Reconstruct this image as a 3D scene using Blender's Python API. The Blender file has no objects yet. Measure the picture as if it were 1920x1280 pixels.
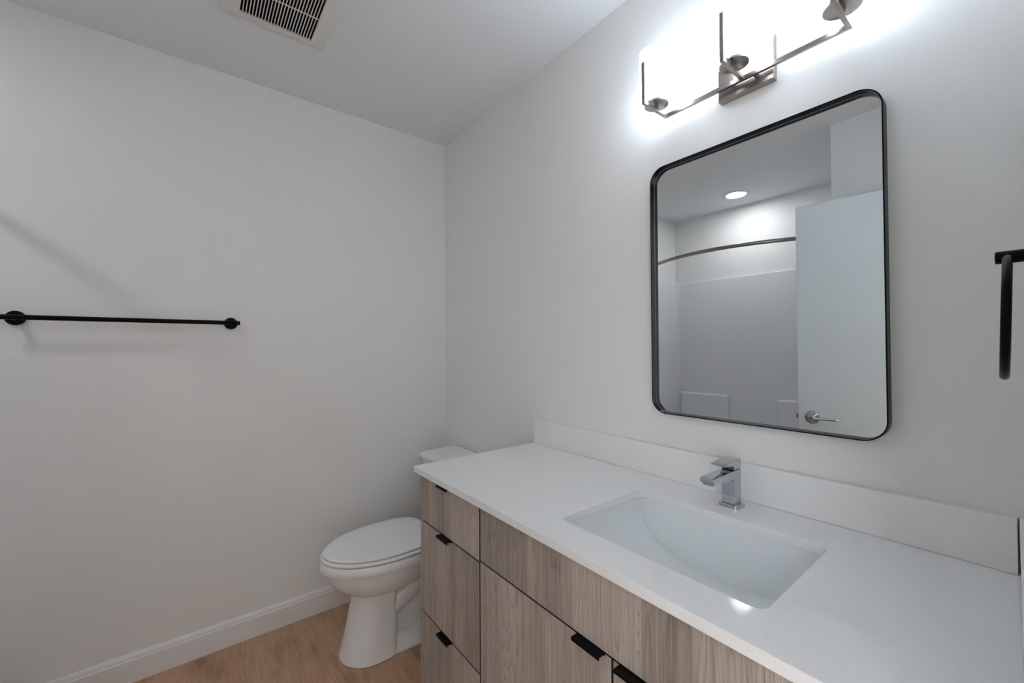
import bpy, bmesh, math, random
from mathutils import Vector, Matrix

S = bpy.context.scene
C = S.collection
PI = math.pi
random.seed(7)

# ------------------------------------------------------------------ camera
cam_d = bpy.data.cameras.new('camera')
cam_d.sensor_width = 36.0
cam_d.lens = 14.4236
cam_d.clip_start = 0.01
cam = bpy.data.objects.new('camera', cam_d)
C.objects.link(cam)
fw = Vector((-0.78909422, 0.61412119, 0.01361897))
rt = Vector((0.61411592, 0.78919963, -0.00505849))
up = Vector((0.01385461, -0.004372, 0.99989446))
cam.matrix_world = Matrix(((rt.x, up.x, -fw.x, 2.13155), (rt.y, up.y, -fw.y, -1.16315),
                           (rt.z, up.z, -fw.z, 1.25923), (0, 0, 0, 1)))
S.camera = cam

# ------------------------------------------------------------------ world, exposure
w = bpy.data.worlds.new('world')
S.world = w
w.use_nodes = True
w.node_tree.nodes['Background'].inputs[0].default_value = (0.92, 0.955, 1.0, 1)
w.node_tree.nodes['Background'].inputs[1].default_value = 4.7
S.view_settings.view_transform = 'Standard'
S.view_settings.look = 'None'
S.view_settings.gamma = 1.0
S.view_settings.use_curve_mapping = False
S.view_settings.exposure = 0.37
S.cycles.use_denoising = True
S.cycles.max_bounces = 12
S.cycles.diffuse_bounces = 6
S.cycles.glossy_bounces = 6
S.cycles.sample_clamp_indirect = 6.0
SHADE_EMIT = 3.1      # the opal glass shades of the vanity light
DISC_EMIT = 68.0      # the recessed shower light


# ------------------------------------------------------------------ materials
def new_mat(name):
    m = bpy.data.materials.new(name)
    m.use_nodes = True
    nt = m.node_tree
    return m, nt, nt.nodes['Principled BSDF']


def simple(name, col, rough=0.5, metal=0.0, spec=0.5, coat=0.0):
    m, nt, b = new_mat(name)
    b.inputs['Base Color'].default_value = (*col, 1)
    b.inputs['Roughness'].default_value = rough
    b.inputs['Metallic'].default_value = metal
    b.inputs['Specular IOR Level'].default_value = spec
    b.inputs['Coat Weight'].default_value = coat
    b.inputs['Coat Roughness'].default_value = 0.05
    return m


def N(nt, typ, **kw):
    n = nt.nodes.new(typ)
    for k, v in kw.items():
        setattr(n, k, v)
    return n


def math_node(nt, op, a, b=None, c=None):
    n = nt.nodes.new('ShaderNodeMath')
    n.operation = op
    for i, v in enumerate((a, b, c)):
        if v is None:
            continue
        if isinstance(v, (int, float)):
            n.inputs[i].default_value = v
        else:
            nt.links.new(v, n.inputs[i])
    return n.outputs[0]


def ramp(nt, fac, stops):
    r = nt.nodes.new('ShaderNodeValToRGB')
    el = r.color_ramp.elements
    while len(el) < len(stops):
        el.new(0.5)
    for e, (p, c) in zip(el, stops):
        e.position = p
        e.color = (*c, 1)
    nt.links.new(fac, r.inputs[0])
    return r.outputs[0]


def mix_col(nt, fac, a, b, blend='MIX'):
    n = nt.nodes.new('ShaderNodeMix')
    n.data_type = 'RGBA'
    n.blend_type = blend
    for sock, v in ((n.inputs[0], fac), (n.inputs[6], a), (n.inputs[7], b)):
        if isinstance(v, (int, float)):
            sock.default_value = v
        elif isinstance(v, tuple):
            sock.default_value = (*v, 1)
        else:
            nt.links.new(v, sock)
    return n.outputs[2]


def paint(name, col, rough):
    m, nt, b = new_mat(name)
    b.inputs['Base Color'].default_value = (*col, 1)
    b.inputs['Roughness'].default_value = rough
    b.inputs['Specular IOR Level'].default_value = 0.35
    tc = N(nt, 'ShaderNodeTexCoord')
    no = N(nt, 'ShaderNodeTexNoise')
    no.inputs['Scale'].default_value = 260
    no.inputs['Detail'].default_value = 3
    nt.links.new(tc.outputs['Object'], no.inputs['Vector'])
    bp = N(nt, 'ShaderNodeBump')
    bp.inputs['Strength'].default_value = 0.06
    bp.inputs['Distance'].default_value = 0.001
    nt.links.new(no.outputs['Fac'], bp.inputs['Height'])
    nt.links.new(bp.outputs['Normal'], b.inputs['Normal'])
    return m


def wood_front():
    m, nt, b = new_mat('cabinet_laminate')
    tc = N(nt, 'ShaderNodeTexCoord')
    oi = N(nt, 'ShaderNodeObjectInfo')
    sep = N(nt, 'ShaderNodeSeparateXYZ')
    nt.links.new(tc.outputs['Object'], sep.inputs[0])
    rnd = oi.outputs['Random']
    x, y, z = sep.outputs
    xs = math_node(nt, 'ADD', math_node(nt, 'ADD', x, y), math_node(nt, 'MULTIPLY', rnd, 3.7))
    wob = N(nt, 'ShaderNodeTexNoise')
    wob.noise_dimensions = '1D'
    wob.inputs['Scale'].default_value = 5
    nt.links.new(xs, wob.inputs['W'])
    sid = math_node(nt, 'FLOOR', math_node(nt, 'ADD', math_node(nt, 'MULTIPLY', xs, 11.5),
                                           math_node(nt, 'MULTIPLY', wob.outputs['Fac'], 1.6)))
    wn = N(nt, 'ShaderNodeTexWhiteNoise')
    wn.noise_dimensions = '1D'
    nt.links.new(sid, wn.inputs['W'])
    strip = wn.outputs['Value']
    # cathedral rings: contours of a noise stretched along the grain, a new seed for every strip
    cv = N(nt, 'ShaderNodeCombineXYZ')
    nt.links.new(math_node(nt, 'MULTIPLY', xs, 17), cv.inputs[0])
    nt.links.new(math_node(nt, 'ADD', math_node(nt, 'MULTIPLY', z, 1.25), math_node(nt, 'MULTIPLY', rnd, 9)), cv.inputs[1])
    nt.links.new(math_node(nt, 'MULTIPLY', strip, 37), cv.inputs[2])
    na = N(nt, 'ShaderNodeTexNoise')
    na.inputs['Scale'].default_value = 1.0
    na.inputs['Detail'].default_value = 1.2
    na.inputs['Roughness'].default_value = 0.35
    nt.links.new(cv.outputs[0], na.inputs['Vector'])
    ring = math_node(nt, 'FRACT', math_node(nt, 'MULTIPLY', na.outputs['Fac'],
                                            math_node(nt, 'ADD', 16.0, math_node(nt, 'MULTIPLY', strip, 18.0))))
    ringc = ramp(nt, ring, [(0.0, (1, 1, 1)), (0.50, (0.93, 0.92, 0.91)), (0.74, (0.62, 0.59, 0.57)), (0.84, (0.42, 0.38, 0.36)), (0.90, (1.0, 1.0, 1.0)), (1.0, (1, 1, 1))])
    # fine straight pores
    cf = N(nt, 'ShaderNodeCombineXYZ')
    nt.links.new(math_node(nt, 'MULTIPLY', xs, 420), cf.inputs[0])
    nt.links.new(math_node(nt, 'MULTIPLY', z, 6), cf.inputs[1])
    nf = N(nt, 'ShaderNodeTexNoise')
    nf.inputs['Scale'].default_value = 1.0
    nf.inputs['Detail'].default_value = 3
    nt.links.new(cf.outputs[0], nf.inputs['Vector'])
    cm = N(nt, 'ShaderNodeCombineXYZ')
    nt.links.new(math_node(nt, 'MULTIPLY', xs, 60), cm.inputs[0])
    nt.links.new(math_node(nt, 'MULTIPLY', z, 1.2), cm.inputs[1])
    nt.links.new(math_node(nt, 'MULTIPLY', strip, 11), cm.inputs[2])
    nm = N(nt, 'ShaderNodeTexNoise')
    nm.inputs['Scale'].default_value = 1.0
    nm.inputs['Detail'].default_value = 4
    nt.links.new(cm.outputs[0], nm.inputs['Vector'])
    base = ramp(nt, strip, [(0.0, (0.375, 0.325, 0.285)), (0.5, (0.475, 0.412, 0.365)), (1.0, (0.575, 0.505, 0.452))])
    c1 = mix_col(nt, 0.43, base, ringc, 'MULTIPLY')
    c2 = mix_col(nt, 0.75, c1, ramp(nt, nm.outputs['Fac'], [(0.25, (0.68, 0.66, 0.64)), (0.75, (1.16, 1.16, 1.16))]), 'MULTIPLY')
    c3 = mix_col(nt, 0.55, c2, ramp(nt, nf.outputs['Fac'], [(0.32, (0.52, 0.49, 0.47)), (0.60, (1.12, 1.12, 1.12))]), 'MULTIPLY')
    nt.links.new(c3, b.inputs['Base Color'])
    b.inputs['Roughness'].default_value = 0.48
    b.inputs['Specular IOR Level'].default_value = 0.4
    bp = N(nt, 'ShaderNodeBump')
    bp.inputs['Strength'].default_value = 0.15
    bp.inputs['Distance'].default_value = 0.0006
    nt.links.new(nf.outputs['Fac'], bp.inputs['Height'])
    nt.links.new(bp.outputs['Normal'], b.inputs['Normal'])
    return m


def plank_floor():
    m, nt, b = new_mat('oak_plank_floor')
    tc = N(nt, 'ShaderNodeTexCoord')
    sep = N(nt, 'ShaderNodeSeparateXYZ')
    nt.links.new(tc.outputs['Object'], sep.inputs[0])
    x, y, z = sep.outputs
    row = math_node(nt, 'FLOOR', math_node(nt, 'DIVIDE', math_node(nt, 'ADD', y, 20.075), 0.18))
    fy = math_node(nt, 'FRACT', math_node(nt, 'DIVIDE', math_node(nt, 'ADD', y, 20.075), 0.18))
    w1 = N(nt, 'ShaderNodeTexWhiteNoise')
    w1.noise_dimensions = '1D'
    nt.links.new(row, w1.inputs['W'])
    xo = math_node(nt, 'DIVIDE', math_node(nt, 'ADD', math_node(nt, 'ADD', x, 20), math_node(nt, 'MULTIPLY', w1.outputs['Value'], 1.22)), 1.22)
    col = math_node(nt, 'FLOOR', xo)
    fx = math_node(nt, 'FRACT', xo)
    w2 = N(nt, 'ShaderNodeTexWhiteNoise')
    w2.noise_dimensions = '2D'
    cv = N(nt, 'ShaderNodeCombineXYZ')
    nt.links.new(row, cv.inputs[0])
    nt.links.new(col, cv.inputs[1])
    nt.links.new(cv.outputs[0], w2.inputs['Vector'])
    pid = w2.outputs['Value']
    cg = N(nt, 'ShaderNodeCombineXYZ')
    nt.links.new(math_node(nt, 'MULTIPLY', x, 3.2), cg.inputs[0])
    nt.links.new(math_node(nt, 'MULTIPLY', y, 16), cg.inputs[1])
    nt.links.new(math_node(nt, 'MULTIPLY', pid, 41), cg.inputs[2])
    ng = N(nt, 'ShaderNodeTexNoise')
    ng.inputs['Scale'].default_value = 1.0
    ng.inputs['Detail'].default_value = 2
    ng.inputs['Distortion'].default_value = 0.6
    nt.links.new(cg.outputs[0], ng.inputs['Vector'])
    ring = math_node(nt, 'FRACT', math_node(nt, 'MULTIPLY', ng.outputs['Fac'], 9))
    ringc = ramp(nt, ring, [(0.0, (1, 1, 1)), (0.7, (0.86, 0.83, 0.80)), (0.93, (0.66, 0.60, 0.55)), (1.0, (1, 1, 1))])
    cf = N(nt, 'ShaderNodeCombineXYZ')
    nt.links.new(math_node(nt, 'MULTIPLY', x, 9), cf.inputs[0])
    nt.links.new(math_node(nt, 'MULTIPLY', y, 180), cf.inputs[1])
    nt.links.new(math_node(nt, 'MULTIPLY', pid, 17), cf.inputs[2])
    nf = N(nt, 'ShaderNodeTexNoise')
    nf.inputs['Scale'].default_value = 1.0
    nf.inputs['Detail'].default_value = 3
    nt.links.new(cf.outputs[0], nf.inputs['Vector'])
    # knots and dark figure
    ck = N(nt, 'ShaderNodeCombineXYZ')
    nt.links.new(math_node(nt, 'MULTIPLY', x, 4.5), ck.inputs[0])
    nt.links.new(math_node(nt, 'MULTIPLY', y, 11), ck.inputs[1])
    nk = N(nt, 'ShaderNodeTexNoise')
    nk.inputs['Scale'].default_value = 1.0
    nk.inputs['Detail'].default_value = 5
    nt.links.new(ck.outputs[0], nk.inputs['Vector'])
    base = ramp(nt, pid, [(0.0, (0.46, 0.275, 0.165)), (0.5, (0.55, 0.34, 0.21)), (1.0, (0.62, 0.40, 0.255))])
    c1 = mix_col(nt, 0.30, base, ringc, 'MULTIPLY')
    c2 = mix_col(nt, 0.55, c1, ramp(nt, nf.outputs['Fac'], [(0.3, (0.74, 0.71, 0.68)), (0.65, (1.1, 1.1, 1.1))]), 'MULTIPLY')
    c3 = mix_col(nt, 0.8, c2, ramp(nt, nk.outputs['Fac'], [(0.30, (0.62, 0.58, 0.55)), (0.46, (1.0, 1.0, 1.0)), (0.8, (1.08, 1.08, 1.08))]), 'MULTIPLY')
    # joints between the boards
    ey = math_node(nt, 'MINIMUM', fy, math_node(nt, 'SUBTRACT', 1.0, fy))
    ex = math_node(nt, 'MINIMUM', fx, math_node(nt, 'SUBTRACT', 1.0, fx))
    jy = math_node(nt, 'LESS_THAN', ey, 0.006)
    jx = math_node(nt, 'LESS_THAN', ex, 0.0009)
    j = math_node(nt, 'MAXIMUM', jy, jx)
    c4 = mix_col(nt, math_node(nt, 'MULTIPLY', j, 0.45), c3, (0.15, 0.09, 0.05))
    nt.links.new(c4, b.inputs['Base Color'])
    b.inputs['Roughness'].default_value = 0.5
    b.inputs['Specular IOR Level'].default_value = 0.35
    return m


def quartz():
    m, nt, b = new_mat('white_quartz')
    tc = N(nt, 'ShaderNodeTexCoord')
    no = N(nt, 'ShaderNodeTexNoise')
    no.inputs['Scale'].default_value = 420
    no.inputs['Detail'].default_value = 2
    nt.links.new(tc.outputs['Object'], no.inputs['Vector'])
    nb = N(nt, 'ShaderNodeTexNoise')
    nb.inputs['Scale'].default_value = 900
    nt.links.new(tc.outputs['Object'], nb.inputs['Vector'])
    c = ramp(nt, no.outputs['Fac'], [(0.30, (0.845, 0.84, 0.835)), (0.44, (0.885, 0.88, 0.875)), (0.7, (0.90, 0.895, 0.89))])
    c = mix_col(nt, math_node(nt, 'MULTIPLY', math_node(nt, 'GREATER_THAN', nb.outputs['Fac'], 0.72), 0.3), c, (0.78, 0.76, 0.74))
    nt.links.new(c, b.inputs['Base Color'])
    b.inputs['Roughness'].default_value = 0.07
    return m


def brushed(name, col, rough):
    m, nt, b = new_mat(name)
    b.inputs['Base Color'].default_value = (*col, 1)
    b.inputs['Metallic'].default_value = 1.0
    tc = N(nt, 'ShaderNodeTexCoord')
    mp = N(nt, 'ShaderNodeMapping')
    mp.inputs['Scale'].default_value = (30, 2200, 2200)
    nt.links.new(tc.outputs['Object'], mp.inputs[0])
    no = N(nt, 'ShaderNodeTexNoise')
    no.inputs['Scale'].default_value = 1
    nt.links.new(mp.outputs[0], no.inputs['Vector'])
    r = N(nt, 'ShaderNodeMapRange')
    r.inputs['To Min'].default_value = rough - 0.02
    r.inputs['To Max'].default_value = rough + 0.03
    nt.links.new(no.outputs['Fac'], r.inputs['Value'])
    nt.links.new(r.outputs[0], b.inputs['Roughness'])
    return m


def opal_glass():
    m, nt, b = new_mat('opal_glass')
    nt.nodes.remove(b)
    out = nt.nodes['Material Output']
    tr = N(nt, 'ShaderNodeBsdfTranslucent')
    tr.inputs[0].default_value = (0.86, 0.90, 0.95, 1)
    di = N(nt, 'ShaderNodeBsdfDiffuse')
    di.inputs[0].default_value = (0.85, 0.87, 0.9, 1)
    gl = N(nt, 'ShaderNodeBsdfGlossy')
    gl.inputs['Roughness'].default_value = 0.08
    em = N(nt, 'ShaderNodeEmission')
    em.inputs[0].default_value = (0.87, 0.945, 1.0, 1)
    em.inputs[1].default_value = SHADE_EMIT
    m1 = N(nt, 'ShaderNodeMixShader')
    m1.inputs[0].default_value = 0.45
    nt.links.new(tr.outputs[0], m1.inputs[1])
    nt.links.new(di.outputs[0], m1.inputs[2])
    m2 = N(nt, 'ShaderNodeMixShader')
    m2.inputs[0].default_value = 0.04
    nt.links.new(m1.outputs[0], m2.inputs[1])
    nt.links.new(gl.outputs[0], m2.inputs[2])
    ad = N(nt, 'ShaderNodeAddShader')
    nt.links.new(m2.outputs[0], ad.inputs[0])
    nt.links.new(em.outputs[0], ad.inputs[1])
    nt.links.new(ad.outputs[0], out.inputs[0])
    return m


def emitter(name, col, strength):
    m, nt, b = new_mat(name)
    b.inputs['Base Color'].default_value = (0.9, 0.9, 0.9, 1)
    b.inputs['Emission Color'].default_value = (*col, 1)
    b.inputs['Emission Strength'].default_value = strength
    return m


M = {
    'wall': paint('wall_paint', (0.862, 0.853, 0.835), 0.5),
    'ceiling': paint('ceiling_paint', (0.852, 0.865, 0.88), 0.7),
    'trim': simple('trim_paint', (0.85, 0.835, 0.83), 0.35),
    'door': simple('door_paint', (0.80, 0.845, 0.86), 0.4),
    'floor': plank_floor(),
    'wood': wood_front(),
    'carcass': simple('gap_shade', (0.018, 0.014, 0.011), 0.6),  # darkened to put shade into the gaps behind the fronts
    'edge_shade': simple('edge_shade', (0.030, 0.023, 0.018), 0.55),  # gap shadow painted on the side faces of the fronts
    'quartz': quartz(),
    'porcelain': simple('porcelain', (0.86, 0.855, 0.85), 0.1, coat=0.3),
    'seat': simple('toilet_seat_plastic', (0.87, 0.87, 0.87), 0.2),
    'basin': simple('vitreous_basin', (0.86, 0.895, 0.91), 0.07, coat=0.3),
    'chrome': simple('chrome', (0.52, 0.545, 0.58), 0.04, 1.0),
    'nickel': brushed('brushed_nickel', (0.36, 0.325, 0.30), 0.27),
    'black': simple('matte_black_metal', (0.0025, 0.0025, 0.003), 0.3, 0.0, 0.12),
    'mirror': simple('mirror_silver', (0.77, 0.81, 0.825), 0.0, 1.0),
    'glass_edge': simple('ground_glass_edge', (0.36, 0.38, 0.38), 0.25),
    'opal': opal_glass(),
    'led': emitter('led_diffuser', (0.975, 0.98, 1.0), DISC_EMIT),
    'acrylic': simple('white_acrylic', (0.84, 0.835, 0.85), 0.14, coat=0.2),
    'vent': simple('vent_plastic', (0.80, 0.77, 0.72), 0.45),
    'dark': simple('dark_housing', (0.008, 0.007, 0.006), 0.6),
    'copper': simple('motor_brown', (0.10, 0.05, 0.03), 0.5),
}


# ------------------------------------------------------------------ mesh helpers
def box(bm, x0, x1, y0, y1, z0, z1):
    v = [bm.verts.new(p) for p in ((x0, y0, z0), (x1, y0, z0), (x1, y1, z0), (x0, y1, z0),
                                   (x0, y0, z1), (x1, y0, z1), (x1, y1, z1), (x0, y1, z1))]
    for f in ((3, 2, 1, 0), (4, 5, 6, 7), (0, 1, 5, 4), (1, 2, 6, 5), (2, 3, 7, 6), (3, 0, 4, 7)):
        bm.faces.new([v[i] for i in f])
    return v


def loft(bm, rings, closed=True, cap0=True, cap1=True, wrap=False):
    vr = [[bm.verts.new(p) for p in r] for r in rings]
    n = len(rings[0])
    m = len(vr)
    for i in range(m if wrap else m - 1):
        a, b = vr[i], vr[(i + 1) % m]
        for j in range(n if closed else n - 1):
            k = (j + 1) % n
            bm.faces.new((a[j], a[k], b[k], b[j]))
    if not wrap:
        if cap0:
            bm.faces.new(list(reversed(vr[0])))
        if cap1:
            bm.faces.new(vr[-1])
    return vr


def prism(bm, pts, z0, z1):
    loft(bm, [[(x, y, z0) for x, y in pts], [(x, y, z1) for x, y in pts]])


def circle(c, r, axis, n=32, ph=0.0):
    out = []
    for i in range(n):
        a = ph + 2 * PI * i / n
        u, v = r * math.cos(a), r * math.sin(a)
        if axis == 'z':
            out.append((c[0] + u, c[1] + v, c[2]))
        elif axis == 'x':
            out.append((c[0], c[1] + u, c[2] + v))
        else:
            out.append((c[0] + v, c[1], c[2] + u))
    return out


def lathe(bm, c, prof, axis='z', n=40, cap0=True, cap1=True, wrap=False):
    """prof: (radius, distance along axis) pairs from c"""
    k = 'xyz'.index(axis)
    rings = []
    for r, t in prof:
        cc = list(c)
        cc[k] += t
        rings.append(circle(cc, max(r, 1e-5), axis, n))
    loft(bm, rings, cap0=cap0, cap1=cap1, wrap=wrap)


def tube(bm, path, r, n=16, closed=False):
    pts = [Vector(p) for p in path]
    m = len(pts)
    rings = []
    ref = None
    for i in range(m):
        if closed:
            d = pts[(i + 1) % m] - pts[i - 1]
        else:
            d = pts[min(i + 1, m - 1)] - pts[max(i - 1, 0)]
        d.normalize()
        if ref is None:
            ref = Vector((0, 0, 1)) if abs(d.z) < 0.9 else Vector((1, 0, 0))
        a = (ref - d * ref.dot(d)).normalized()
        b = d.cross(a)
        ref = a
        rr = r[i] if isinstance(r, (list, tuple)) else r
        rings.append([tuple(pts[i] + rr * (math.cos(2 * PI * j / n) * a + math.sin(2 * PI * j / n) * b)) for j in range(n)])
    loft(bm, rings, wrap=closed)


def rrect(x0, x1, y0, y1, r, n=8):
    """rounded rectangle, counter-clockwise"""
    out = []
    for cx, cy, a0 in ((x1 - r, y1 - r, 0), (x0 + r, y1 - r, 90), (x0 + r, y0 + r, 180), (x1 - r, y0 + r, 270)):
        for i in range(n + 1):
            a = math.radians(a0 + 90 * i / n)
            out.append((cx + r * math.cos(a), cy + r * math.sin(a)))
    return out


def plate_with_hole(bm, outer, inner, z0, z1):
    for z, flip in ((z0, True), (z1, False)):
        vo = [bm.verts.new((x, y, z)) for x, y in outer]
        vi = [bm.verts.new((x, y, z)) for x, y in inner]
        ed = []
        for L in (vo, vi):
            for i in range(len(L)):
                ed.append(bm.edges.new((L[i], L[(i + 1) % len(L)])))
        bmesh.ops.triangle_fill(bm, use_beauty=True, edges=ed, normal=(0, 0, -1 if flip else 1))
        if z == z0:
            a_o, a_i = vo, vi
    for a, b in ((a_o, vo), (a_i, vi)):
        for i in range(len(a)):
            k = (i + 1) % len(a)
            bm.faces.new((a[i], a[k], b[k], b[i]))


def root_loc(p):
    while p.parent:
        p = p.parent
    return p.location.copy()


def obj(name, bm, m, parent=None, bevel=0.0, seg=2, smooth=35, loc=None):
    me = bpy.data.meshes.new(name)
    bmesh.ops.recalc_face_normals(bm, faces=bm.faces)
    o = bpy.data.objects.new(name, me)
    off = root_loc(parent) if parent else Vector(loc or (0, 0, 0))
    if off.length:
        bmesh.ops.translate(bm, verts=bm.verts, vec=-off)
    for f in bm.faces:
        f.smooth = True
    bm.to_mesh(me)
    bm.free()
    me.set_sharp_from_angle(angle=math.radians(smooth))
    me.materials.append(m if not isinstance(m, str) else M[m])
    C.objects.link(o)
    if parent:
        o.parent = parent
    else:
        o.location = off
    if bevel:
        md = o.modifiers.new('bevel', 'BEVEL')
        md.width = bevel
        md.segments = seg
        md.limit_method = 'ANGLE'
        md.angle_limit = math.radians(40)
        md.harden_normals = True
    return o


def B():
    return bmesh.new()


def tag(o, label, cat, group=None):
    o['label'] = label
    o['category'] = cat
    if group:
        o['group'] = group
    return o


def thing(name, label, cat, loc, group=None):
    o = bpy.data.objects.new(name, None)
    o.empty_display_size = 0.1
    C.objects.link(o)
    o.location = loc
    return tag(o, label, cat, group)


def struct(name, bm, m, label, cat, bevel=0.0):
    o = obj(name, bm, m, bevel=bevel)
    o['kind'] = 'structure'
    return tag(o, label, cat)


# ------------------------------------------------------------------ the room
H = 2.44
YB = -2.511            # far side of the shower alcove
YR = -1.556           # wall beside the alcove, behind the open door
XR = 1.461            # end wall of the alcove


def xw(y):            # face of the right-hand wall
    return 2.1262 - 0.0235 * max(y, -0.66)


bm = B(); box(bm, -0.12, 3.4, YB - 0.12, 0.12, -0.06, 0)
struct('floor', bm, 'floor', 'light oak plank floor under the toilet and cabinet', 'floor')

bm = B()
VX0, VX1, VY0, VY1 = 0.455, 0.705, -1.042, -0.814
plate_with_hole(bm, [(-0.12, YB - 0.12), (3.4, YB - 0.12), (3.4, 0.12), (-0.12, 0.12)],
                [(VX0, VY0), (VX1, VY0), (VX1, VY1), (VX0, VY1)], H, H + 0.1)
struct('ceiling', bm, 'ceiling', 'flat white ceiling with the fan vent set into it', 'ceiling')

bm = B(); box(bm, -0.12, 0, YB - 0.12, 0.12, 0, H)
struct('wall_left', bm, 'wall', 'off-white painted wall carrying the black towel bar', 'wall')
bm = B(); box(bm, 0, 3.4, 0, 0.12, 0, H)
struct('wall_back', bm, 'wall', 'off-white painted wall behind the mirror and vanity light', 'wall')
bm = B(); box(bm, 0, XR, YB - 0.12, YB, 0, H)
struct('wall_front', bm, 'wall', 'wall above the shower surround, seen in the mirror', 'wall')
bm = B(); box(bm, XR, 2.40, YB - 0.12, YR, 0, H)
struct('wall_return', bm, 'wall', 'wall behind the open door, seen in the mirror', 'wall')
bm = B()
DY0, DY1 = -1.526, -0.655     # the doorway the picture is taken from
prism(bm, [(xw(0), 0), (2.28, 0), (2.28, DY1), (xw(DY1), DY1)], 0, H)
prism(bm, [(xw(-1), DY0), (xw(-1), YR), (2.28, YR), (2.28, DY0)], 0, H)
prism(bm, [(xw(DY1), DY1), (2.28, DY1), (2.28, DY0), (xw(-1), DY0)], 2.04, H)
struct('wall_right', bm, 'wall', 'wall with the doorway at the right, carrying the towel ring', 'wall')
bm = B(); box(bm, 3.4, 3.52, YB - 0.12, 0.12, 0, H)
struct('wall_hall', bm, 'wall', 'wall of the hall outside the doorway', 'wall')


def baseboard(name, axis, a0, a1, face, sgn, label):
    prof = [(0, 0), (0.012, 0), (0.012, 0.084), (0.0095, 0.0865), (0.0095, 0.090), (0.0085, 0.096), (0.0045, 0.1035), (0.0035, 0.1055), (0, 0.1055)]
    rings = []
    for a in (a0, a1):
        rings.append([(face + sgn * d, a, z) if axis == 'y' else (a, face + sgn * d, z) for d, z in prof])
    bm = B(); loft(bm, rings)
    struct(name, bm, 'trim', label, 'baseboard')


baseboard('baseboard_left', 'y', -1.70, 0, 0, 1, 'white moulded baseboard along the wall under the towel bar')
baseboard('baseboard_back', 'x', 0.012, 0.825, 0, -1, 'white moulded baseboard behind the toilet')
baseboard('baseboard_return', 'x', XR, 2.13, YR, 1, 'white baseboard behind the open door')

# the open door, seen in the mirror
h0, h1 = Vector((1.3373, -1.4128, 0)), Vector((2.128, -1.5035, 0))
dd = (h1 - h0).normalized()
nn = Vector((-dd.y, dd.x, 0))      # towards the mirror
door = bpy.data.objects.new('door_1', None)
C.objects.link(door)
door.location = (h1.x, h1.y, 0.012)
door['kind'] = 'structure'
tag(door, 'plain white slab door standing open, seen in the mirror', 'door')


def dpt(s, n, z):
    q = h0 + dd * s + nn * n
    return (q.x, q.y, z)


bm = B()
L = (h1 - h0).length
prism(bm, [dpt(0, -0.035, 0)[:2], dpt(L, -0.035, 0)[:2], dpt(L, 0, 0)[:2], dpt(0, 0, 0)[:2]], 0.012, 2.0)
obj('door_slab', bm, 'door', door, 0.002)
hc = Vector(dpt(0.062, 0, 0.885))
bm = B()


def along(bm, c, d, prof, n=32):
    d = Vector(d).normalized()
    a = d.cross(Vector((0, 0, 1))) if abs(d.z) < 0.9 else d.cross(Vector((1, 0, 0)))
    a.normalize(); b = d.cross(a)
    loft(bm, [[tuple(Vector(c) + d * t + max(r, 1e-5) * (math.cos(2 * PI * j / n) * a + math.sin(2 * PI * j / n) * b)) for j in range(n)] for r, t in prof])


along(bm, hc, nn, [(0.034, 0), (0.034, 0.003), (0.030, 0.008), (0.014, 0.012), (0.0125, 0.014), (0.0125, 0.046), (0.010, 0.050), (0.0, 0.050)])
hand = obj('door_handle', bm, 'chrome', door)
bm = B()
p0 = hc + nn * 0.042
tube(bm, [p0, p0 + dd * 0.03, p0 + dd * 0.105, p0 + dd * 0.110 - nn * 0.006], [0.008, 0.0065, 0.006, 0.005])
obj('lever', bm, 'chrome', hand)
bm = B()
q = Vector(dpt(0.0, -0.0175, 0.885))
loft(bm, [[tuple(q + nn * a + Vector((0, 0, z)) - dd * t) for a, z in ((-0.006, -0.012), (0.006, -0.012), (0.006, 0.012), (-0.006, 0.012))] for t in (0, 0.011)])
obj('latch_bolt', bm, 'nickel', door)
for z in (0.25, 1.0, 1.75):
    bm = B()
    along(bm, dpt(L + 0.004, 0.004, z - 0.045), (0, 0, 1), [(0.007, 0), (0.007, 0.09)], 16)
    obj('hinge', bm, 'nickel', door)

# ------------------------------------------------------------------ vanity cabinet
ZC = 0.8545
CX0, CXR = 0.809, None
FY = -0.5446                      # face of the drawer fronts
VL, VR = 0.8215, 2.083
van = thing('vanity_cabinet', 'grey-brown wood-grain vanity cabinet under the white countertop', 'cabinet', (1.452, -0.28, 0))
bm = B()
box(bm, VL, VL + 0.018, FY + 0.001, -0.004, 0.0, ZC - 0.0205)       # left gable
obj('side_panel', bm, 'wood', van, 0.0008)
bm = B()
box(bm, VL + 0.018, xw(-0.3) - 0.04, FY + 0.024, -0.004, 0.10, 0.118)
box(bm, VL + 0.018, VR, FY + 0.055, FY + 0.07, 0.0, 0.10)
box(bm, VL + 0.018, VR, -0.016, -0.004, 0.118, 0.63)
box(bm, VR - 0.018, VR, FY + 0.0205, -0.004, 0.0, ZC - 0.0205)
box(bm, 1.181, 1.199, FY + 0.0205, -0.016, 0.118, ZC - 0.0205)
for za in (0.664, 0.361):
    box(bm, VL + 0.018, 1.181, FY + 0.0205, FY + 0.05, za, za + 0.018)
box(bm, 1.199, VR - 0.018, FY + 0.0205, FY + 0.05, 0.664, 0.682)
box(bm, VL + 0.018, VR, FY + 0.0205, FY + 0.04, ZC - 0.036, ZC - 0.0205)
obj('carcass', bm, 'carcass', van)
bm = B()
prism(bm, [(VR + 0.002, FY + 0.004), (xw(FY) - 0.001, FY + 0.004), (xw(-0.5) - 0.001, FY + 0.022), (VR + 0.002, FY + 0.022)], 0.10, ZC - 0.0205)
obj('filler_strip', bm, 'wood', van)


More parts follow.
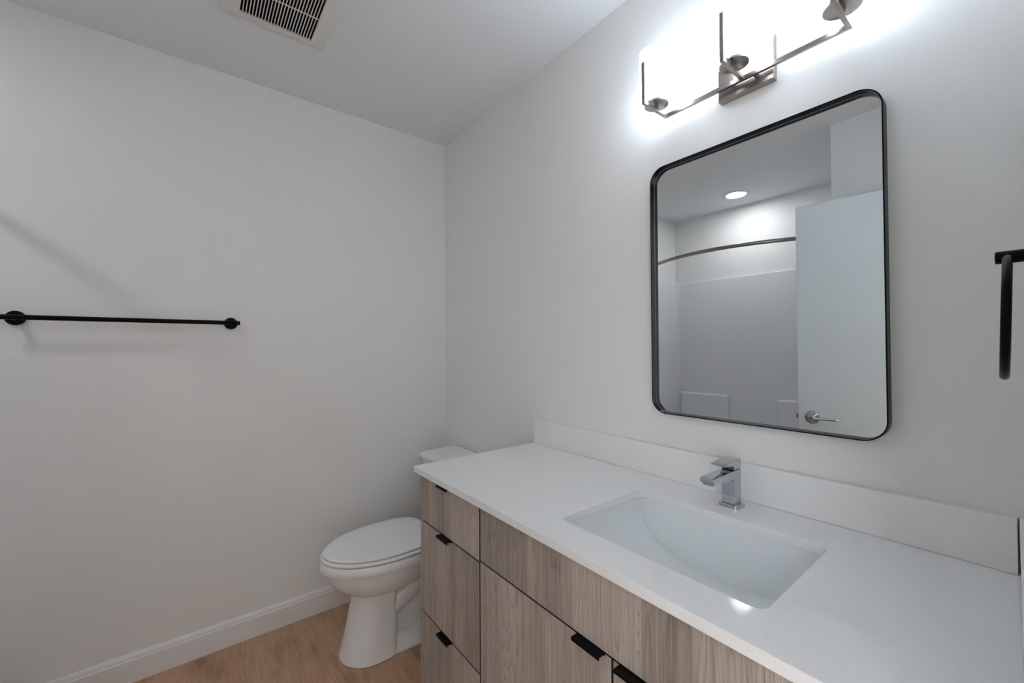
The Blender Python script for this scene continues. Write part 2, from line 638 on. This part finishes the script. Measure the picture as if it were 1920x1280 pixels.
def front(name, x0, x1, z0, z1):
    bm = B()
    box(bm, x0, x1, FY, FY + 0.019, z0, z1)
    o = obj(name, bm, 'wood', van, 0.0005, 1)
    o.data.materials.append(M['edge_shade'])
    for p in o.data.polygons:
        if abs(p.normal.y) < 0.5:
            p.material_index = 1  # sides coloured dark as the shadow between neighbouring fronts
    return o


def pull(x0, x1, z, parent):
    """black edge pull hooked over the top of a front: flat tab with a turned-down lip"""
    t = 0.0022
    prof = [(FY + 0.018, z + t), (FY + 0.018, z), (FY - 0.0003, z), (FY - 0.0003, z - 0.004), (FY - 0.0008, z - 0.004),
            (FY - 0.0008, z), (FY - 0.0165, z), (FY - 0.0172, z - 0.001), (FY - 0.0172, z - 0.0045), (FY - 0.0190, z - 0.0045),
            (FY - 0.0190, z + 0.001), (FY - 0.0180, z + t)]
    bm = B()
    loft(bm, [[(x, y, zz) for y, zz in prof] for x in (x0, x1)])
    return obj('handle', bm, 'black', parent)


GAP = 0.0018
zt = ZC - 0.0255
xd = 1.190
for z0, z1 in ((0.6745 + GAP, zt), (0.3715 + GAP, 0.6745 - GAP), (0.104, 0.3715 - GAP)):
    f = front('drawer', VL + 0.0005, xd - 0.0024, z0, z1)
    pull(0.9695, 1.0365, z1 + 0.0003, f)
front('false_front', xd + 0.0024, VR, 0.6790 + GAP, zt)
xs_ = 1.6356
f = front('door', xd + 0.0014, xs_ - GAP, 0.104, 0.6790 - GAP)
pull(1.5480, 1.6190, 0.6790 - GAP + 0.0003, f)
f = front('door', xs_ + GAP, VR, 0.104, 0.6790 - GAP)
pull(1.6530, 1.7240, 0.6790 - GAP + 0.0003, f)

# ------------------------------------------------------------------ countertop, splashes
YF = -0.5646
SX0, SX1, SY0, SY1 = 1.4300, 1.8680, -0.4760, -0.1570
bm = B()
hole = rrect(SX0, SX1, SY0, SY1, 0.022)
plate_with_hole(bm, [(CX0, YF), (xw(YF) - 0.0005, YF), (xw(0) - 0.0005, -0.0005), (CX0, -0.0005)], hole, ZC - 0.02, ZC)
tag(obj('countertop', bm, 'quartz', None, 0.0014, 2, loc=(1.46, -0.28, ZC - 0.02)), 'white quartz countertop with the sink cutout, on the wood-grain cabinet', 'countertop')
bm = B()
box(bm, CX0 + 0.0005, xw(0) - 0.0225, -0.0205, -0.0005, ZC + 0.0002, 0.9513)
tag(obj('backsplash', bm, 'quartz', None, 0.0014, loc=(1.46, -0.01, ZC)), 'long low quartz backsplash strip along the wall below the mirror', 'backsplash')
bm = B()
prism(bm, [(xw(YF + .002) - 0.0205, YF + 0.002), (xw(YF + .002) - 0.001, YF + 0.002), (xw(0) - 0.001, -0.0005), (xw(0) - 0.0205, -0.0005)], ZC + 0.0002, 0.9513)
tag(obj('side_splash', bm, 'quartz', None, 0.0014, loc=(xw(-0.28) - 0.01, -0.28, ZC)), 'short quartz side splash at the right end of the countertop', 'backsplash')

# ------------------------------------------------------------------ sink
sink = thing('sink', 'white undermount rectangular sink basin set into the countertop', 'sink', (1.649, -0.316, 0.69))
bm = B()
NX, NY = 48, 36
bx0, bx1, by0, by1 = SX0 - 0.004, SX1 + 0.004, SY0 - 0.004, SY1 + 0.004
ztop = ZC - 0.0203


def basin_z(u, v):
    """u -1..1 along x, v 0 (back) .. 1 (front)"""
    du = (1 - min(1, abs(u)) ** 2.35) ** (1 / 2.35)
    back = min(1.0, max(0.0, v / 0.022))
    back = 1 - (1 - back) ** 3.5
    fr = min(1.0, max(0.0, (1 - v) / 0.62))
    frd = (1 - (1 - fr) ** 2.2) ** (1 / 2.2) if fr < 1 else 1.0
    return ztop - 0.0035 - 0.139 * du * min(back, 1) * frd


grid = []
for j in range(NY + 1):
    t = j / NY
    v = t ** 1.7 if t < 0.5 else None
    v = 0.5 * (2 * t) ** 2.2 if t < 0.5 else 1 - 0.5 * (2 - 2 * t) ** 1.4
    row = []
    for i in range(NX + 1):
        s = -1 + 2 * i / NX
        u = math.copysign(1 - (1 - abs(s)) ** 1.9, s)
        row.append(bm.verts.new((bx0 + (bx1 - bx0) * (u + 1) / 2, by1 + (by0 - by1) * v, basin_z(u, v))))
    grid.append(row)
for j in range(NY):
    for i in range(NX):
        bm.faces.new((grid[j][i], grid[j][i + 1], grid[j + 1][i + 1], grid[j + 1][i]))
# rim glued to the underside of the stone
loop = [grid[0][i] for i in range(NX + 1)] + [grid[j][NX] for j in range(1, NY + 1)] + \
       [grid[NY][i] for i in range(NX - 1, -1, -1)] + [grid[j][0] for j in range(NY - 1, 0, -1)]
lo = []
for vv in loop:
    cx, cy = (bx0 + bx1) / 2, (by0 + by1) / 2
    ox = cx + (vv.co.x - cx) * (1 + 0.02 / (bx1 - bx0) * 2)
    oy = cy + (vv.co.y - cy) * (1 + 0.02 / (by1 - by0) * 2)
    lo.append((vv, bm.verts.new((vv.co.x, vv.co.y, ztop)), bm.verts.new((ox, oy, ztop))))
n = len(lo)
for i in range(n):
    a, b = lo[i], lo[(i + 1) % n]
    bm.faces.new((a[0], b[0], b[1], a[1]))
    bm.faces.new((a[1], b[1], b[2], a[2]))
o = obj('basin', bm, 'basin', sink, smooth=50)
sm = o.modifiers.new('shell', 'SOLIDIFY'); sm.thickness = 0.006; sm.offset = -1.0
dz = basin_z(0, 0.42)
bm = B()
lathe(bm, (1.649, -0.292, dz), [(0.0, -0.004), (0.012, -0.003), (0.020, 0.0), (0.024, 0.003), (0.024, 0.0045), (0.017, 0.0055), (0.015, 0.008), (0.0, 0.0095)])
obj('drain', bm, 'chrome', sink)

# ------------------------------------------------------------------ faucet
FX = 1.6455
fau = thing('faucet', 'square single-lever chrome faucet behind the sink', 'faucet', (FX, -0.08, ZC))
z0 = ZC + 0.0002
bm = B()
loft(bm, [[(x, y, z) for x, y in rrect(FX - 0.026 + e, FX + 0.026 - e, -0.1045 + e, -0.054 - e, 0.012, 6)] for z, e in ((z0, 0), (z0 + 0.0065, 0), (z0 + 0.008, 0.0015))])
obj('base_plate', bm, 'chrome', fau)
bm = B()
# column and spout in one side profile (y, z)
side = [(-0.062, z0 + 0.008), (-0.097, z0 + 0.008), (-0.0965, 0.916), (-0.099, 0.9230), (-0.106, 0.9268), (-0.128, 0.9290), (-0.200, 0.9345),
        (-0.2050, 0.9360), (-0.2050, 0.9460), (-0.2030, 0.9480), (-0.10, 0.9480), (-0.062, 0.9480)]
loft(bm, [[(x, y, z) for y, z in side] for x in (FX - 0.0162, FX + 0.0162)])
obj('body', bm, 'chrome', fau, 0.0012, 2)
bm = B()
loft(bm, [[(x, y, z) for x, y in rrect(FX - 0.0125, FX + 0.0125, -0.2015, -0.182, 0.003, 4)] for z in (0.9345, 0.9300)])
obj('aerator', bm, 'chrome', fau)
bm = B()
box(bm, FX - 0.0145, FX + 0.0145, -0.0955, -0.0645, 0.9480, 0.9500)
obj('cartridge_gap', bm, 'carcass', fau)
bm = B()
lev = [(-0.0615, 0.9500), (-0.0985, 0.9500), (-0.1005, 0.9570), (-0.106, 0.9605), (-0.150, 0.9668), (-0.1522, 0.9682), (-0.1518, 0.9700),
       (-0.128, 0.9722), (-0.104, 0.9743), (-0.085, 0.9758), (-0.070, 0.9762), (-0.0645, 0.9745), (-0.0615, 0.9700)]
loft(bm, [[(x, y, z) for y, z in lev] for x in (FX - 0.0166, FX + 0.0166)])
obj('lever', bm, 'chrome', fau, 0.001, 2)

# ------------------------------------------------------------------ mirror
mir = thing('wall_mirror', 'rounded rectangular wall mirror in a thin black metal frame above the sink', 'mirror', (1.663, 0, 1.4325))
MX0, MX1, MZ0, MZ1, MR = 1.3872, 1.9389, 1.0545, 1.8105, 0.046


def mring(e, y, n=20):
    return [(x, y, z) for x, z in rrect(MX0 + e, MX1 - e, MZ0 + e, MZ1 - e, max(MR - e, 0.004), n)]


bm = B()
loft(bm, [mring(0, -0.0005), mring(0, -0.0312), mring(0.0006, -0.032), mring(0.0022, -0.032), mring(0.0028, -0.0312), mring(0.0030, -0.0130),
          mring(0.0030, -0.0005)], wrap=True)
obj('frame', bm, 'black', mir, smooth=30)
bm = B()
loft(bm, [mring(0.0031, -0.0060), mring(0.0031, -0.0135)])
obj('glass', bm, 'mirror', mir, smooth=5)
bm = B()
loft(bm, [mring(0.0031, -0.0136), mring(0.0033, -0.0142), mring(0.0038, -0.0142), mring(0.0041, -0.0136)], wrap=True)
obj('glass_edge', bm, 'glass_edge', mir)

# ------------------------------------------------------------------ vanity light
vl = thing('vanity_light', 'brushed nickel vanity light with three white glass shades above the mirror', 'wall lamp', (1.667, 0, 1.98))
LX = (1.4475, 1.6670, 1.8865)
bm = B()
box(bm, 1.5972, 1.7338, -0.0215, -0.0004, 1.9285, 2.0500)
obj('back_plate', bm, 'nickel', vl, 0.0012)
bm = B()
box(bm, LX[0] - 0.0048, LX[2] + 0.0048, -0.0395, -0.0305, 1.9500, 1.9610)
obj('crossbar', bm, 'nickel', vl, 0.0006)
for x in (1.640, 1.694):
    bm = B()
    lathe(bm, (x, -0.0312, 1.9555), [(0.0055, 0), (0.0055, 0.0102)], 'y', 16)
    obj('standoff', bm, 'nickel', vl)
SC = (0, -0.0865)


def lamp_parts(x):
    out = []
    bm = B()
    box(bm, x - 0.0048, x + 0.0048, -0.1530, -0.0395, 1.9500, 1.9590)
    box(bm, x - 0.0048, x + 0.0048, -0.1530, -0.1445, 1.9590, 2.0710)
    out.append(obj('arm', bm, 'nickel', vl, 0.0006))
    bm = B()
    lathe(bm, (x, SC[1], 1.9592), [(0.006, 0), (0.006, 0.010), (0.034, 0.010), (0.034, 0.0155), (0.030, 0.0165), (0.017, 0.0165), (0.017, 0.045), (0.0, 0.045)])
    out.append(obj('socket', bm, 'nickel', vl))
    bm = B()
    R, t, zb, ztp = 0.047, 0.003, 1.9785, 2.124
    prof = [(0.019, zb), (R - 0.010, zb), (R - 0.004, zb + 0.002), (R - 0.001, zb + 0.006), (R, zb + 0.012), (R, ztp - 0.001), (R - t / 2, ztp),
            (R - t, ztp - 0.001), (R - t, zb + 0.012), (R - t - 0.004, zb + 0.005), (R - 0.012, zb + t), (0.019, zb + t)]
    lathe(bm, (x, SC[1], 0), prof, n=48, wrap=True)
    sh = obj('shade', bm, 'opal', vl)
    out.append(sh)
    return out


for x in LX:
    lamp_parts(x)

# ------------------------------------------------------------------ towel bar
tb = thing('towel_bar', 'straight matte black towel bar on the left wall', 'towel bar', (0, -1.336, 1.366))
TX, TZ = 0.062, 1.3662
bm = B()
tube(bm, [(TX, -1.667, TZ), (TX, -1.006, TZ)], 0.0085, 24)
obj('rod', bm, 'black', tb, 0.001)
for y in (-1.6375, -1.0345):
    bm = B()
    lathe(bm, (0.0003, y, TZ), [(0.0245, 0), (0.0245, 0.007), (0.0235, 0.009), (0.0085, 0.009), (0.0085, 0.062), (0.0, 0.062)], 'x', 36)
    obj('post', bm, 'black', tb)

# ------------------------------------------------------------------ towel ring
tr = thing('towel_ring', 'matte black towel ring seen edge-on on the right wall', 'towel ring', (xw(-0.326), -0.326, 1.371))
RX = 2.1075
bm = B()
lathe(bm, (xw(-0.326) - 0.0004, -0.326, 1.3732), [(0.024, 0), (0.024, -0.006), (0.0082, -0.0065), (0.0082, -(xw(-0.326) - 2.0985)), (0.0070, -(xw(-0.326) - 2.0975)), (0.0, -(xw(-0.326) - 2.0975))], 'x', 32)
obj('mount', bm, 'black', tr)
bm = B()
RR = 0.0768
tube(bm, [(RX - 0.0022 * (1 - math.cos(a)) - 0.034 * RR * math.sin(a), -0.326 + RR * math.sin(a), 1.3712 - RR + RR * math.cos(a)) for a in [2 * PI * i / 64 for i in range(64)]], 0.0045, 16, True)
obj('ring', bm, 'black', tr)

# ------------------------------------------------------------------ ceiling vent
vt = thing('exhaust_vent', 'square white exhaust fan vent with dark slotted grille in the ceiling', 'ceiling vent', (0.58, -0.928, H))
OX0, OX1, OY0, OY1 = 0.4120, 0.7480, -1.0920, -0.7640
bm = B()


def vr(x0, x1, y0, y1, z, r=0.002):
    return [(x, y, z) for x, y in rrect(x0, x1, y0, y1, r, 2)]


loft(bm, [vr(OX0, OX1, OY0, OY1, H - 0.0003), vr(OX0, OX1, OY0, OY1, H - 0.010), vr(OX0 + 0.004, OX1 - 0.004, OY0 + 0.004, OY1 - 0.004, H - 0.0125),
          vr(VX0 - 0.004, VX1 + 0.004, VY0 - 0.004, VY1 + 0.004, H - 0.0215), vr(VX0 + 0.001, VX1 - 0.001, VY0 + 0.001, VY1 - 0.001, H - 0.0205),
          vr(VX0 + 0.001, VX1 - 0.001, VY0 + 0.001, VY1 - 0.001, H - 0.0003)], wrap=True)
obj('frame', bm, 'vent', vt, smooth=20)
bm = B()
ns = 24
pitch = (VY1 - VY0) / ns
for i in range(1, ns):
    y = VY0 + pitch * i
    box(bm, VX0 + 0.001, VX1 - 0.001, y - 0.0014, y + 0.0014, H - 0.0190, H - 0.0145)
for x in (0.5790,):
    box(bm, x - 0.0012, x + 0.0012, VY0 + 0.001, VY1 - 0.001, H - 0.0192, H - 0.0155)
obj('grille', bm, 'vent', vt)
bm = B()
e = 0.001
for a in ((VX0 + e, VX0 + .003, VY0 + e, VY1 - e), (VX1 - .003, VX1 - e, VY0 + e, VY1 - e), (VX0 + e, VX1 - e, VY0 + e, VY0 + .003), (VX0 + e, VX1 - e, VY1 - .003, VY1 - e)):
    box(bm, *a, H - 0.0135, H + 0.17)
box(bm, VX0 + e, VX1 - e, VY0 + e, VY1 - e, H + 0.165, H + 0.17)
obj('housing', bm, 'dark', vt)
bm = B()
for i in range(28):
    a = 2 * PI * i / 28
    c, s = math.cos(a), math.sin(a)
    q = [(0.575 + r * c - t * s, -0.925 + r * s + t * c) for r, t in ((0.062, -0.001), (0.078, 0.006), (0.078, 0.008), (0.062, 0.001))]
    prism(bm, q, H + 0.05, H + 0.12)
lathe(bm, (0.575, -0.925, H + 0.118), [(0.08, 0), (0.08, 0.004), (0.0, 0.004)], n=28)
lathe(bm, (0.575, -0.925, H + 0.04), [(0.0, 0), (0.035, 0.0), (0.035, 0.078), (0.0, 0.078)], n=28)
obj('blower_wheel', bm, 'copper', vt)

# ------------------------------------------------------------------ toilet
TCX = 0.380
toi = thing('toilet', 'white two-piece toilet with closed lid beside the vanity', 'toilet', (TCX, -0.45, 0))


def egg(hw, yf, yb, z, n=64, pf=2.0, pb=2.6):
    """plan outline: pointed ellipse to the front (-y), blunter to the back"""
    ym = yb + (yf - yb) * 0.42
    out = []
    for i in range(n):
        a = 2 * PI * i / n
        c, s = math.cos(a), math.sin(a)
        p = pf if s < 0 else pb
        x = TCX + hw * math.copysign(abs(c) ** (2 / p), c)
        y = ym + (abs(yf - ym) if s < 0 else abs(yb - ym)) * math.copysign(abs(s) ** (2 / p), s)
        out.append((x, y, z))
    return out


bm = B()
loft(bm, [egg(0.118, -0.688, -0.135, 0.0, pb=5), egg(0.120, -0.690, -0.133, 0.004, pb=5), egg(0.118, -0.687, -0.136, 0.018, pb=5), egg(0.106, -0.672, -0.145, 0.026, pb=5),
          egg(0.098, -0.665, -0.15, 0.060, pb=5), egg(0.092, -0.655, -0.16, 0.064, pb=5)])
foot = obj('foot', bm, 'porcelain', toi, smooth=50)
bm = B()
loft(bm, [egg(0.119, -0.690, -0.485, 0.003, pb=6), egg(0.113, -0.682, -0.482, 0.03, pb=6), egg(0.107, -0.670, -0.480, 0.08, pb=6), egg(0.098, -0.653, -0.478, 0.16, pb=6),
          egg(0.092, -0.641, -0.476, 0.225, pb=6), egg(0.091, -0.638, -0.474, 0.252, pb=6), egg(0.097, -0.645, -0.450, 0.259, pb=4.5), egg(0.118, -0.670, -0.39, 0.266, pb=3.2), egg(0.141, -0.697, -0.35, 0.283, pb=3),
          egg(0.1615, -0.727, -0.31, 0.315, pb=2.8), egg(0.1715, -0.744, -0.285, 0.348, pb=2.8), egg(0.1745, -0.746, -0.27, 0.370, pb=2.8), egg(0.1765, -0.7555, -0.268, 0.3745, pb=2.8),
          egg(0.182, -0.764, -0.262, 0.3765, pb=2.8), egg(0.1835, -0.766, -0.26, 0.380, pb=2.8), egg(0.1795, -0.761, -0.262, 0.407, pb=2.8), egg(0.1765, -0.757, -0.265, 0.4105, pb=2.8),
          egg(0.165, -0.742, -0.28, 0.4115, pb=2.8)])
obj('bowl', bm, 'porcelain', toi, smooth=40)
bm = B()
# trapway swelling on the flank, behind the pedestal
for s in (-1, 1):
    tube(bm, [(TCX + s * 0.045, -0.50, 0.17), (TCX + s * 0.046, -0.43, 0.205), (TCX + s * 0.047, -0.35, 0.262), (TCX + s * 0.047, -0.31, 0.305), (TCX + s * 0.045, -0.27, 0.335),
              (TCX + s * 0.043, -0.22, 0.335), (TCX + s * 0.042, -0.18, 0.29), (TCX + s * 0.042, -0.165, 0.20), (TCX + s * 0.042, -0.165, 0.05)], 0.046, 20)
loft(bm, [[(TCX - 0.072, y, 0.06), (TCX + 0.072, y, 0.06), (TCX + 0.060, y, z), (TCX - 0.060, y, z)] for y, z in ((-0.49, 0.17), (-0.36, 0.19), (-0.30, 0.24), (-0.20, 0.28))])
box(bm, TCX - 0.105, TCX + 0.105, -0.34, -0.06, 0.355, 0.405)
obj('trapway', bm, 'porcelain', toi, 0.008, 3, smooth=50)
bm = B()
loft(bm, [egg(0.168, -0.7470, -0.300, 0.4118, pb=3), egg(0.1755, -0.7560, -0.296, 0.4150, pb=3), egg(0.1790, -0.7600, -0.294, 0.4170, pb=3), egg(0.1795, -0.7605, -0.293, 0.4235, pb=3), egg(0.1780, -0.759, -0.295, 0.4262, pb=3), egg(0.174, -0.754, -0.300, 0.4275, pb=3), egg(0.160, -0.739, -0.310, 0.4275, pb=3)])
obj('seat', bm, 'seat', toi, smooth=50)
bm = B()
loft(bm, [egg(0.158, -0.737, -0.312, 0.4278, pb=4), egg(0.1655, -0.7455, -0.306, 0.4300, pb=4), egg(0.1705, -0.7515, -0.302, 0.4318, pb=4), egg(0.1715, -0.753, -0.300, 0.4350, pb=4), egg(0.1700, -0.751, -0.302, 0.4378, pb=4), egg(0.160, -0.739, -0.312, 0.4395, pb=4),
          egg(0.10, -0.64, -0.38, 0.4410, pb=3)])
obj('lid', bm, 'seat', toi, smooth=50)
for s in (-1, 1):
    bm = B()
    box(bm, TCX + s * 0.075 - 0.02, TCX + s * 0.075 + 0.02, -0.292, -0.262, 0.4118, 0.430)
    obj('hinge', bm, 'seat', toi, 0.006, 3)


def tank_ring(hw, yf, yb, z, bow=0.018, r=0.055):
    pts = []
    for x, y in rrect(TCX - hw, TCX + hw, yf, yb, r, 8):
        k = 1 - ((x - TCX) / hw) ** 2
        t = (yb - y) / (yb - yf)
        pts.append((x, y - bow * k * t, z))
    return pts


bm = B()
loft(bm, [tank_ring(0.205, -0.195, -0.025, 0.400), tank_ring(0.212, -0.202, -0.022, 0.42), tank_ring(0.232, -0.220, -0.018, 0.60), tank_ring(0.240, -0.226, -0.016, 0.694)])
obj('tank', bm, 'porcelain', toi, smooth=60)
bm = B()
loft(bm, [tank_ring(0.244, -0.231, -0.014, 0.6945), tank_ring(0.249, -0.236, -0.012, 0.697), tank_ring(0.251, -0.238, -0.011, 0.708), tank_ring(0.249, -0.236, -0.013, 0.719), tank_ring(0.240, -0.226, -0.020, 0.7255, r=0.05),
          tank_ring(0.20, -0.19, -0.05, 0.7275, r=0.03)])
obj('tank_lid', bm, 'porcelain', toi, smooth=60)

# ------------------------------------------------------------------ tub and surround (seen in the mirror)
tub = thing('bathtub', 'white bathtub with glossy moulded surround, seen in the mirror', 'bathtub', (0.73, -2.10, 0))
g = 0.003
bm = B()
TF = -1.746
rings = [[(x, y, z) for x, y in rrect(g, XR - g, YB + g, TF, 0.006, 3)] for z in (0.0, 0.40)]
rings.append([(x, y, 0.405) for x, y in rrect(g + 0.004, XR - g - 0.004, YB + g + 0.004, TF - 0.004, 0.006, 3)])
inner = lambda e, z, r: [(x, y, z) for x, y in rrect(0.07 + e, XR - 0.07 - e, YB + 0.07 + e, TF - 0.075 - e, r, 3)]
rings += [inner(0, 0.405, 0.09), inner(0.008, 0.39, 0.09), inner(0.05, 0.12, 0.10), inner(0.09, 0.075, 0.10)]
loft(bm, rings)
obj('tub', bm, 'acrylic', tub, smooth=40)
ZS = 1.845
pt_ = 0.016
bm = B()
# U-shaped surround with coved corners, one outline lofted upward
outl, inl = [], []
cr = 0.05
outl = [(g, TF), (g, YB + g), (XR - g, YB + g), (XR - g, TF)]
inner_pts = [(XR - g - pt_, TF)]
for k in range(7):
    a = PI / 2 * k / 6
    inner_pts.append((XR - g - pt_ - cr + cr * math.cos(a), YB + g + pt_ + cr - cr * math.sin(a)))
for k in range(7):
    a = PI / 2 * k / 6
    inner_pts.append((g + pt_ + cr - cr * math.sin(a), YB + g + pt_ + cr - cr * math.cos(a)))
inner_pts.append((g + pt_, TF))
pl = outl + inner_pts
prism(bm, pl, 0.406, ZS)
obj('surround', bm, 'acrylic', tub, 0.005, 3)
for x0, x1 in ((0.072, 0.504), (0.868, 1.388)):
    bm = B()
    loft(bm, [[(x, y, z) for x, y in ((x0 + e, YB + g + pt_ + 0.0005), (x1 - e, YB + g + pt_ + 0.0005), (x1 - e, YB + g + pt_ + d), (x0 + e, YB + g + pt_ + d))]
              for z, e, d in ((0.4065, 0, 0.052), (0.842, 0.004, 0.046))])
    obj('shelf', bm, 'acrylic', tub, 0.018, 5)

# curved shower rod
sr = thing('shower_rod', 'curved brushed metal shower curtain rod, seen in the mirror', 'shower rod', (0.73, -1.8, 1.92))
ZR = 1.918
path = []
for i in range(33):
    x = 0.004 + (XR - 0.008) * i / 32
    d = (x - 0.745)
    path.append((x, -1.666 - 0.57 * d * d, ZR))
bm = B(); tube(bm, path, 0.0125, 20)
obj('rod', bm, 'nickel', sr, smooth=60)
for i, s in ((0, 1), (-1, -1)):
    bm = B()
    x, y, z = path[i]
    lathe(bm, (0.0004 if s > 0 else XR - 0.0004, y, z), [(0.034, 0), (0.034, s * 0.006), (0.020, s * 0.012), (0.016, s * 0.03)], 'x', 28)
    obj('flange', bm, 'nickel', sr)

# recessed shower light
rl = thing('recessed_light', 'round recessed ceiling light over the shower, seen in the mirror', 'ceiling light', (0.697, -2.196, H))
bm = B()
lathe(bm, (0.697, -2.196, H - 0.0003), [(0.084, 0), (0.084, -0.003), (0.076, -0.008), (0.070, -0.0085), (0.070, 0)], n=48, wrap=True)
obj('trim', bm, 'trim', rl)
bm = B()
lathe(bm, (0.697, -2.196, H - 0.002), [(0.0, 0), (0.0695, 0), (0.0695, -0.004), (0.0, -0.005)], n=48)
obj('diffuser', bm, 'led', rl)
